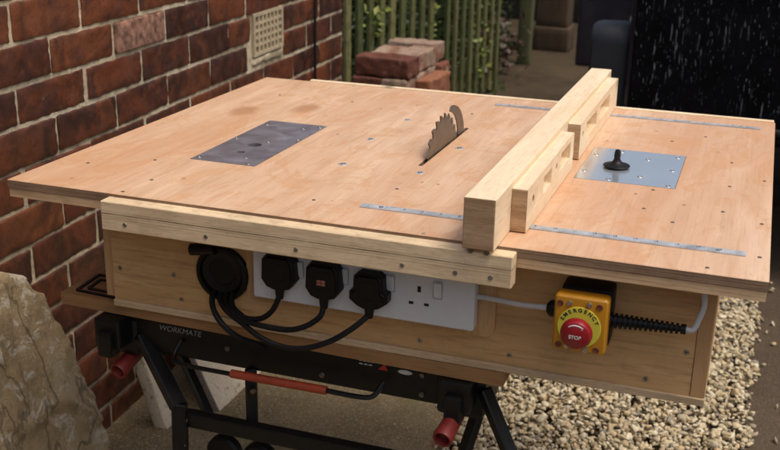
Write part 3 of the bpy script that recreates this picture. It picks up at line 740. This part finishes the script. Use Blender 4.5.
for sx, x in ((-1, .115), (1, .655)):
    bm = bmesh.new(); bx(bm, x-.022, x+.022, .045, .42, -.2635, -.2170, .004, 2); bx(bm, x-.034, x+.034, .075, .17, -.285, -.225, .008, 2)
    bx(bm, x-.012, x+.012, .035, .06, -.275, -.235, .004, 2)
    obj('side_channel', bm, M_STEELBLACK, wb)
for x, z, y in ((.128, -.232, .0765), (.128, -.260, .0765), (.600, -.232, .0765), (.600, -.262, .0765), (.300, -.245, .0765), (.450, -.260, .0765), (.346, -.300, .064), (.239, -.362, .0485), (.239, -.40, .041)):
    bm = bmesh.new(); lathe(bm, [(.0045, -.002), (.0045, .0012), (.0036, .0026), (.001, .0028)], (x, y+.001, z), 'Y', 12); obj('rivet', bm, M_DSCREW, wb, True)
def knob(x, y, z):
    dr = Vector((.10, .95, .28)).normalized(); q = dr.to_track_quat('Z', 'Y').to_matrix().to_4x4(); mt = Matrix.Translation((x, y, z)) @ q
    bm = bmesh.new(); lathe(bm, [(.0085, .010), (.0105, .001), (.0130, 0), (.0142, .004), (.0130, .022), (.0125, .05), (.010, .058)], (0, 0, 0), 'Z', 24)
    for v in bm.verts:
        pass
    bmesh.ops.transform(bm, matrix=mt, verts=bm.verts); kn = obj('crank_handle', bm, M_REDH, wb, True)
    bm = bmesh.new(); tube(bm, [mt @ Vector((0, 0, .05)), mt @ Vector((0, 0, .10))], .008, 10); bar(bm, mt @ Vector((0, 0, .085)), (x+.005, y+.10, -.245), .018, .010); obj('crank_arm', bm, M_STEELBLACK, kn)
knob(.650, .010, -.286); knob(.122, .055, -.306)
# fold-out lever with red grip
bm = bmesh.new(); tube(bm, catmull([(.224, .075, -.245), (.222, .055, -.262), (.24, .045, -.2665), (.33, .045, -.2675)], 6), .0035, 8)
obj('lever_rod', bm, M_STEELBLACK, wb, True); bm = bmesh.new()
tube(bm, catmull([(.465, .045, -.265), (.515, .045, -.2655), (.538, .050, -.263), (.548, .066, -.248)], 6), .0038, 8)
lv = obj('lever_rod', bm, M_STEELBLACK, wb, True)
bm = bmesh.new(); tube(bm, [(.322, .045, -.2665), (.325, .045, -.2665), (.468, .045, -.265), (.471, .045, -.265)], .0062, 12); obj('lever_grip', bm, M_ORANGE, lv, True)
# legs
for pts, wdt in ((((.150, .085, -.25), (.228, .052, -.343)), .024), (((.231, .050, -.335), (.236, .020, G+.02)), .022),
                 (((.185, .12, -.27), (.262, .10, -.40), ), .016), (((.338, .075, -.27), (.340, .072, -.362)), .017),
                 (((.688, .075, -.235), (.748, .045, -.335)), .020), (((.747, .047, -.330), (.80, .02, G+.02)), .022),
                 (((.684, .10, -.25), (.664, .07, -.345)), .018), (((.664, .07, -.345), (.640, .03, G+.02)), .020)):
    bm = bmesh.new(); bar(bm, pts[0], pts[1], wdt, wdt*.7, .002); obj('leg', bm, M_STEELBLACK, wb)
bm = bmesh.new(); bx(bm, .234, .66, .050, .068, -.374, -.350, .003, 2); obj('cross_bar', bm, M_STEELBLACK, wb)
for x in (.285, .345):
    bm = bmesh.new(); lathe(bm, [(.010, -.010), (.024, -.010), (.028, -.006), (.028, .006), (.024, .010), (.010, .010)], (x, .085, -.425), 'Y', 24); obj('stud_wheel', bm, M_RUBBER, wb, True)
for x, y in ((.236, .020), (.80, .02), (.64, .03)):
    bm = bmesh.new(); bx(bm, x-.018, x+.018, y-.016, y+.016, G, G+.03, .004, 2); obj('rubber_foot', bm, M_RUBBER, wb)

# ================================================================ SAW TABLE
st = thing('saw_table', 'homemade plywood router and saw table resting on the folding workbench', 'saw table', (.5, .4, BT))
W, D = 1.024, .835
slot = loop_rrect(.5135, .5205, .300, .566, .003, 3)
top = plate([[(0, 0), (W, 0), (W, D), (0, D)], slot, loop_rrect(.180, .290, .197, .478, .001, 2), loop_rrect(.746, .892, .328, .524, .001, 2)], -.0125, 0)
bmesh.ops.bevel(top, geom=[e for e in top.edges if all(abs(v.co.z) < 1e-6 for v in e.verts) and all(v.co.x < .001 or v.co.x > W-.001 or v.co.y < .001 or v.co.y > D-.001 for v in e.verts)], offset=.0009, segments=1, affect='EDGES')
top.normal_update()
for f in top.faces: f.material_index = 0 if abs(f.normal.z) > .3 else 1
tt = obj('tabletop', top, [M_TOP, M_EDGE_TOP], st)
bm = plate([[(.001, .0015), (W-.001, .0015), (W-.001, D-.001), (.001, D-.001)], loop_rrect(.50, .535, .28, .59, .003, 3)], -.0255, -.0131)
obj('underlayer', bm, M_UNDER, st)
# black sheets under the insert plates paint the shade seen through their holes
box('back_batten', (.10, W-.002, D+.0005, D+.0125, -.024, .0022), M_PINE, st, .0012)
# plates
hl = [loop_circle(.233, .312, .0115, 24), loop_circle(.233, .264, .0065, 20)]
bm = plate([loop_rrect(.1806, .2894, .1976, .4774, .0015, 2)]+hl+[loop_circle(x, y, .0016, 10) for x, y in ((.259, .359), (.209, .240), (.262, .292), (.199, .331), (.271, .420))], -.006, .0003)
pL = obj('insert_plate', bm, M_PLATE_D, st, label='grey steel insert plate with two dark holes')
bm = bmesh.new(); bx(bm, .1795, .2905, .196, .479, -.0128, -.0124); obj('recess_shade_sheet', bm, M_HOLE, pL)
for x, y in ((.191, .444), (.260, .443), (.283, .370), (.188, .212), (.256, .236), (.275, .206), (.186, .340), (.283, .462), (.246, .336)):
    bm = bmesh.new(); lathe(bm, [(.0036, .0003), (.0034, .0009), (.0012, .0010), (.0008, .0006)], (x, y, 0), 'Z', 14); obj('screw', bm, M_SCREW, pL, True)
bm = plate([loop_rrect(.7466, .8914, .3286, .5234, .0015, 2), loop_circle(.797, .410, .015, 28)], -.006, .0003)
pR = obj('router_plate', bm, M_PLATE_L, st, label='bright aluminium router plate with the cutter standing in it')
bm = bmesh.new(); bx(bm, .7455, .8925, .327, .525, -.0128, -.0124); obj('recess_shade_sheet', bm, M_HOLE, pR)
for x, y in ((.756, .476), (.754, .375), (.795, .340), (.792, .509), (.837, .476), (.880, .507), (.837, .372), (.879, .425), (.881, .338)):
    bm = bmesh.new(); lathe(bm, [(.0040, .0003), (.0037, .0010), (.0012, .0011), (.0008, .0006)], (x, y, 0), 'Z', 14); obj('screw', bm, M_SCREW, pR, True)
bm = bmesh.new(); lathe(bm, [(.013, -.02), (.0185, .002), (.0205, .0035), (.0195, .0050), (.0095, .0078), (.0058, .0115), (.0045, .0165), (.0052, .0185), (.0046, .024), (.0036, .0280), (.0012, .0290)], (.797, .410, 0), 'Z', 32)
obj('router_cutter', bm, M_BLACK, st, True)
# tracks
def ruler(x0, x1, y0, y1, tick):
    bm = plate([loop_rrect(x0, x1, y0, y1, .001, 2), loop_circle(x0+.028, (y0+y1)/2, .0022, 12), loop_circle(x1-.032, (y0+y1)/2, .0022, 12)], .0002, .0013)
    o = obj('aluminium_rule', bm, M_RULER, st)
    bm = bmesh.new(); x = x0+.01
    i = 0
    while x < x1-.01:
        h = .0075 if i % 10 == 0 else (.0055 if i % 5 == 0 else .0035)
        bx(bm, x-.00018, x+.00018, y0+.0006, y0+.0006+h, .0013, .00142); x += .0025; i += 1
    n = 1; x = x0+.035
    while x < x1-.015: text_bm(str(n), .0062, Matrix.Translation((x, y1-.0045, .00135)), .0002, bm); x += .025; n += 1
    obj('scale_marks', bm, M_INK, o)
    for xx in (x0+.028, x1-.032):
        bm = bmesh.new(); lathe(bm, [(.0032, .0014), (.003, .0021), (.0009, .0022), (.0006, .0017)], (xx, (y0+y1)/2, 0), 'Z', 12); obj('screw', bm, M_SCREW, o, True)
ruler(.506, .9965, .0735, .0895, 1); ruler(.516, .999, .7645, .7795, 1)
# blade and riving knife
bm = bmesh.new(); cy_, cz_, Rb = .412, -.039, .096; nt_ = 26; lp = []
for i in range(nt_):
    a = 2*math.pi*i/nt_; st_ = 2*math.pi/nt_
    for fa, fr_ in ((0, 1.0), (.14, .99), (.48, .955), (.62, .93), (.70, .895), (.80, .872), (.92, .875), (1.04, .91)):
        aa = a+fa*st_; lp.append((cy_-Rb*fr_*math.cos(aa), cz_+Rb*fr_*math.sin(aa)))
bm = plate([lp], .5158, .5182, 'YZ'); obj('saw_blade', bm, M_BLADE, st, label='curved toothed steel blade rising out of the slot')
lp = []
for i in range(13): a = R(112-70*i/12); lp.append((cy_-.155*math.cos(R(180)-a)*-1*-1, 0))
outer = [(.545, -.02), (.543, .000), (.538, .016), (.529, .030), (.516, .042), (.500, .0515), (.480, .0580), (.464, .0605), (.456, .0590), (.453, .0550), (.456, .0515), (.470, .0475), (.484, .0395), (.496, .027), (.504, .012), (.508, -.004), (.509, -.02)]
bm = plate([outer], .5160, .5180, 'YZ'); obj('riving_knife', bm, M_BLADE, st)
# table screws and inserts
for x, y in ((.525,.172),(.438,.079),(.496,.675),(.257,.68),(.861,.615),(.962,.511),(.965,.373),(.962,.244),(1.012,.21),(.903,.172),(.861,.217),(1.012,.423),(.863,.311),(1.012,.078),(.956,.018),(.912,.67),(.188,.076),(.136,.17),(.182,.012),(.104,.681),(.054,.116)):
    bm = bmesh.new(); lathe(bm, [(.0027, .00015), (.0024, .0006), (.0010, .0005), (.0008, .0002)], (x, y, 0), 'Z', 12); obj('screw', bm, M_DSCREW, tt, True)
for x, y in ((.391,.423),(.406,.263),(.402,.581),(.543,.427),(.529,.264)):
    bm = bmesh.new(); lathe(bm, [(.0072, .0001), (.0069, .0004), (.0046, .0005), (.0042, .0002)], (x, y, 0), 'Z', 20)
    ins = obj('threaded_insert', bm, M_RULER, tt, True)
    bm = bmesh.new(); lathe(bm, [(.0038, .00045), (.0036, .0012), (.0010, .0013), (.0006, .0008)], (x, y, 0), 'Z', 14); obj('screw', bm, M_SCREW, ins, True)
# front rail
bm = bmesh.new(); bx(bm, .168, .7375, -.0225, .0, -.0455, -.0045, .0012)
fr = obj('front_rail', bm, M_RAIL, st)
for x in (.205, .328, .457, .600, .668, .712):
    bm = bmesh.new(); lathe(bm, [(.0032, 0), (.0029, .0009), (.0010, .0009), (.0008, .0003)], (x, -.0224, -.0345), 'Y', 12); obj('screw', bm, M_RSCREW, fr, True)
# box
PY = .060
pan = plate([[(.124, -.186), (.9525, -.186), (.9525, -.026), (.124, -.026)], loop_circle(.3075, -.118, .034, 40)], PY, PY+.012, 'XZ')
fp = obj('front_panel', pan, M_PANEL, st)
for x, z in ((.136,-.136),(.226,-.134),(.237,-.170),(.723,-.172),(.898,-.173),(.943,-.128), (.60, -.172)):
    bm = bmesh.new(); lathe(bm, [(.0038, 0), (.0035, .0008), (.0012, .0008), (.001, .0002)], (x, PY+.0002, z), 'Y', 12); obj('screw', bm, M_RSCREW, fp, True)
box('side_panel', (.953, .971, PY-.001, .78, -.186, -.026), M_SIDE, st, .0008)
box('side_panel', (.106, .1235, PY+.006, .78, -.186, -.026), M_SIDE, st, .0008)
box('back_panel', (.124, .9525, .768, .780, -.186, -.026), M_PANEL, st, .0008)
box('base_board', (.1235, .9712, PY-.004, .781, BT+.0003, -.1863), M_BASE_EDGE, st, .0008)
# proud sheet added in place of the routed recess, thick enough to cast edges
bm = plate([loop_rrect(.345, .702, -.150, -.027, .014, 5)], PY-.0032, PY-.0003, 'XZ'); obj('recess_stand_in', bm, M_SIDE, fp)
# cable port: black grommet with rim
bm = bmesh.new(); lathe(bm, [(.0405, -.001), (.0405, .007), (.038, .009), (.034, .009), (.032, .004), (.032, -.05)], (.3075, PY, -.118), 'Y', 40)
gr = obj('cable_port', bm, M_BLACK, fp, True)
bm = bmesh.new(); lathe(bm, [(.0335, -.002), (.0335, .0045), (.030, .0075), (.020, .0058), (.019, .0045), (.001, .0045)], (.3075, PY, -.115), 'Y', 40); obj('port_cover', bm, M_BLACK, gr, True)
bm = bmesh.new(); lathe(bm, [(.029, -.049), (.029, -.052)], (.3075, PY, -.118), 'Y', 40); obj('port_back', bm, M_HOLE, gr)
bm = bmesh.new(); tube(bm, [(.262, PY-.009, -.0865), (.300, PY-.009, -.080)], .0085, 14); obj('port_latch', bm, M_BLACK, gr, True)
# socket strip
bm = bmesh.new(); bx(bm, .3655, .679, .035, PY-.0033, -.136, -.048, .004, 3)
sk = obj('socket_strip', bm, M_WHITEPL, st, True, label='white four gang socket strip')
SX = (.411, .4757, .5403, .605)
for i, sx in enumerate(SX):
    bm = bmesh.new()
    bx(bm, sx-.0022, sx+.0022, .0343, .0352, -.0915, -.0835); bx(bm, sx-.0135, sx-.0075, .0343, .0352, -.1095, -.1060); bx(bm, sx+.0075, sx+.0135, .0343, .0352, -.1095, -.1060)
    obj('pin_hole', bm, M_HOLE, sk)
    bm = bmesh.new(); bx(bm, sx+.0195, sx+.0305, .0318, .0349, -.096, -.074, .0012, 1, 0, Matrix.Translation((0, .033, -.085)) @ Matrix.Rotation(R(7), 4, 'X') @ Matrix.Translation((0, -.033, .085)))
    sw = obj('switch', bm, M_WHITEPL, sk)
    bm = bmesh.new(); lp = loop_rrect(sx+.0185, sx+.0315, -.0975, -.0725, .0015, 2); bm = plate([lp, loop_rrect(sx+.0192, sx+.0308, -.0968, -.0732, .001, 2)], .0345, .0351, 'XZ'); obj('switch_shade_line', bm, plain('grey_shade_line', (.33, .34, .35), .6), sw)  # grey ring paints the shade line around the rocker
# ---- rip fence
rf = thing('rip_fence', 'pale pine rip fence beam lying across the saw table with two slotted stop blocks', 'fence', (.70, .4, 0))
bm = bmesh.new(); bx(bm, .6765, .7155, -.030, .883, .0015, .0655, .0016, 2); bm.normal_update()
for f in bm.faces: f.material_index = 1 if abs(f.normal.y) > .9 else 0
obj('beam', bm, [M_PINE, M_PINE_END], rf)
def stopb(y0, y1, holes, x0=.7160, x1=.7355):
    loops = [loop_rrect(y0, y1, .0015, .0585, .0035, 3)]
    for h in holes:
        if len(h) == 3: loops.append(loop_circle(h[0], h[1], h[2], 16))
        else: loops.append(loop_rrect(h[0], h[1], h[2], h[3], .002, 2))
    bm = plate(loops, x0, x1, 'YZ'); bm.normal_update()
    for f in bm.faces: f.material_index = 1 if f.normal.y < -.85 and abs(f.calc_center_median().y-y0) < .002 else 0
    return obj('stop_block', bm, [M_PINE, M_PINE_END], rf)
s1 = stopb(.052, .372, [(.088, .0345, .0070), (.152, .205, .024, .047), (.240, .0370, .0065), (.272, .345, .024, .050)])
s2 = stopb(.428, .838, [(.456, .036, .0060), (.487, .590, .022, .048), (.625, .738, .021, .047)])
for x in (.686, .706):
    bm = bmesh.new(); lathe(bm, [(.0035, 0), (.0032, .003), (.001, .0035)], (x, -.0228, -.0025), 'Y', 12); obj('screw', bm, M_DSCREW, rf, True)

# ================================================================ PLUGS AND CABLES
def plug(x, z, w_, h_, lab, path, mark=None, shoulder=False):
    t = thing('mains_plug', lab, 'plug', (x, .030, z), 'black plugs in the white socket strip')
    y0 = .0345
    # body outline: flat D shape with cut corners, narrowing to the cable collar
    hw, hh = w_/2, h_/2
    if shoulder: out = [(-hw*.55, hh), (hw*.55, hh), (hw*.82, hh*.80), (hw*.86, hh*.05), (hw*1.08, -hh*.10), (hw*1.08, -hh*.55), (hw*.62, -hh*.88), (hw*.30, -hh), (-hw*.30, -hh), (-hw*.62, -hh*.88), (-hw*1.08, -hh*.55), (-hw*1.08, -hh*.10), (-hw*.86, hh*.05), (-hw*.82, hh*.80)]
    else: out = [(-hw*.68, hh), (hw*.68, hh), (hw*.95, hh*.68), (hw, -hh*.45), (hw*.70, -hh*.86), (hw*.28, -hh), (-hw*.28, -hh), (-hw*.70, -hh*.86), (-hw, -hh*.45), (-hw*.95, hh*.68)]
    bm = plate([[(x+a, z+b) for a, b in out]], y0-.020, y0, 'XZ')
    bmesh.ops.bevel(bm, geom=[e for e in bm.edges if all(abs(v.co.y-(y0-.020)) < 1e-5 for v in e.verts) and len(e.link_faces) == 2 and any(abs(f.normal.y) < .5 for f in e.link_faces)], offset=.0045, segments=3, affect='EDGES')
    bd = obj('body', bm, M_BLACK, t, True)
    bm = plate([loop_rrect(x-hw*.5, x+hw*.5, z-hh*.45, z+hh*.55, .004, 3), loop_rrect(x-hw*.45, x+hw*.45, z-hh*.40, z+hh*.50, .004, 3)], y0-.0203, y0-.0199, 'XZ'); obj('raised_rim', bm, M_BLACK, bd)
    bm = bmesh.new(); cz0 = z-hh; tube(bm, [(x, y0-.010, cz0+.004), (x, y0-.010, cz0-.006), (x, y0-.010, cz0-.014)], .006, 14, lambda q: .0072-.0022*q); obj('cable_collar', bm, M_RUBBER, t, True)
    if mark:
        bm = bmesh.new()
        for dx in (-.0032, .0032):
            for dz in (-.0021, .0021): bx(bm, x+dx-.0027, x+dx+.0027, y0-.0209, y0-.0201, z+dz-.0016, z+dz+.0016)
        obj('sticker', bm, plain('faded_red_sticker', (.34, .13, .08), .7), t)
    bm = bmesh.new(); tube(bm, catmull([(x, y0-.010, cz0-.010)]+path, 8), .0039, 10); obj('cable', bm, M_RUBBER, t, True)
plug(.411, -.088, .049, .050, 'leftmost of the three black plugs, plain faced, nearest the round cable port',
     [(.400, .024, -.146), (.384, .022, -.160), (.362, .022, -.164), (.348, .028, -.162), (.334, .036, -.158), (.325, .048, -.150), (.320, .066, -.138)])
plug(.4757, -.091, .049, .051, 'middle black plug with a small faded red sticker on its face',
     [(.472, .018, -.142), (.452, .012, -.157), (.425, .012, -.166), (.388, .012, -.166), (.358, .020, -.166), (.332, .032, -.160), (.315, .048, -.152), (.310, .067, -.140)], mark=True)
plug(.5403, -.095, .049, .050, 'right black plug with rounded shoulders, next to the empty socket',
     [(.523, .010, -.146), (.495, .002, -.166), (.459, .000, -.182), (.425, .002, -.187), (.390, .006, -.181), (.356, .020, -.172), (.326, .032, -.163), (.306, .048, -.153), (.302, .067, -.141)], shoulder=True)
bm = bmesh.new(); tube(bm, catmull([(.292, .067, -.141), (.294, .048, -.153), (.304, .034, -.166), (.322, .026, -.182), (.342, .032, -.200), (.356, .050, -.214), (.366, .066, -.228)], 8), .0042, 10)
obj('hanging_cable', bm, M_RUBBER, None, True, label='black cable drooping from the cable port below the plugs onto the workbench beam', cat='cable', loc=(.32, .03, -.16))

# ================================================================ EMERGENCY STOP
es = thing('emergency_stop', 'yellow emergency stop switch box with a red mushroom button on the front panel', 'stop switch', (.819, PY, -.088))
X0, X1, Z0, Z1 = .7865, .8515, -.1245, -.0515
bm = bmesh.new(); bx(bm, X0+.004, X1+.001, .024, PY-.0002, Z0+.003, Z1+.003, .005, 3); obj('rear_housing', bm, M_BLACK, es, True)
bm = bmesh.new(); bx(bm, X0, X1, 0, .0238, Z0, Z1, .006, 3); cov = obj('front_cover', bm, M_YELLOW, es, True)
cx, cz = .8185, -.0905
bm = bmesh.new(); lathe(bm, [(.0262, -.0005), (.0262, .0009), (.0255, .0011), (.001, .0011)], (cx, 0, cz), 'Y', 48); obj('warning_ring', bm, M_YLABEL, cov)
bm = bmesh.new()
word = 'EMERGENCY'
for i, ch in enumerate(word):
    a = R(66-132*i/(len(word)-1)); rr = .0222
    text_bm(ch, .0066, Matrix.Translation((cx-rr*math.sin(a), -.0012, cz+rr*math.cos(a))) @ FACE_Y @ Matrix.Rotation(a, 4, 'Z'), .0003, bm, bold=.00022)
obj('lettering', bm, M_INK, cov)
bm = bmesh.new(); lathe(bm, [(.0105, 0), (.0105, .012), (.0175, .0135), (.0192, .017), (.0190, .022), (.0165, .0265), (.010, .0290), (.004, .0297), (.0005, .0298)], (cx, 0, cz), 'Y', 48)
btn = obj('button', bm, M_RED, es, True)
bm = text_bm('STOP', .0062, Matrix.Translation((cx, -.0297, cz-.001)) @ FACE_Y, .0006, bold=.00015); obj('lettering', bm, M_WINK, btn)
bm = bmesh.new(); tube(bm, [(cx+.0135*math.sin(R(a)), -.0275, cz+.0135*math.cos(R(a))) for a in range(-38, 39, 6)], .0008, 6)
tube(bm, [(cx+.0088, -.0283, cz+.0118), (cx+.0072, -.0286, cz+.0090)], .0005, 6)
obj('turn_arrow', bm, M_WINK, btn)
for dx, dz in ((-.0135, .0295), (.0100, .0305), (-.0135, -.0265), (.0095, -.0285)):
    bm = bmesh.new(); lathe(bm, [(.0034, 0), (.0030, .0018), (.0012, .0022), (.0008, .0012)], (cx+dx, 0, cz+dz), 'Y', 14); obj('screw', bm, M_SCREW, cov, True)
for dx, dz in ((-.0245, .0285), (.0225, .0295), (-.0235, -.0255), (.0225, -.0265)):
    bm = bmesh.new(); lathe(bm, [(.0040, -.0004), (.0040, .0010), (.0030, .0012), (.0028, .0004)], (cx+dx, 0, cz+dz), 'Y', 18); obj('screw_cover', bm, M_BROWNPLUG, cov, True)
bm = bmesh.new(); lathe(bm, [(.0085, 0), (.0105, .002), (.0105, .012), (.0085, .015), (.006, .017)], (0, 0, 0), 'X', 20); bmesh.ops.scale(bm, vec=(-1, 1, 1), verts=bm.verts); bmesh.ops.translate(bm, vec=(X0+.004, .028, -.0830), verts=bm.verts); bmesh.ops.recalc_face_normals(bm, faces=bm.faces)
obj('cable_gland', bm, M_BLACK, es, True)
bm = bmesh.new(); prof = []
x = 0
for i in range(14):
    r0 = .0098-.0032*i/13; prof += [(r0, x), (r0, x+.0032), (r0-.0028, x+.0035), (r0-.0028, x+.0058)]; x += .006
prof += [(.0062, x), (.0062, x+.006)]
lathe(bm, prof, (X1-.001, .028, -.0870), 'X', 20)
for v in bm.verts: v.co.z += (v.co.x-X1)*.03
obj('strain_relief', bm, M_BLACK, es, True)
bm = bmesh.new(); xe = X1+x+.003
tube(bm, catmull([(xe, .028, -.0845), (xe+.010, .028, -.083), (.9535, .030, -.070), (.9575, .032, -.052), (.955, .036, -.036), (.950, .045, -.028)], 8), .0036, 10)
obj('outlet_cable', bm, M_CABLEW, es, True)
bm = bmesh.new(); tube(bm, catmull([(.676, .046, -.090), (.70, .044, -.0895), (.74, .036, -.088), (.776, .028, -.0830), (.782, .028, -.0830)], 8), .0036, 10)
obj('inlet_cable', bm, M_CABLEW, es, True)
print('objects', len(bpy.data.objects))
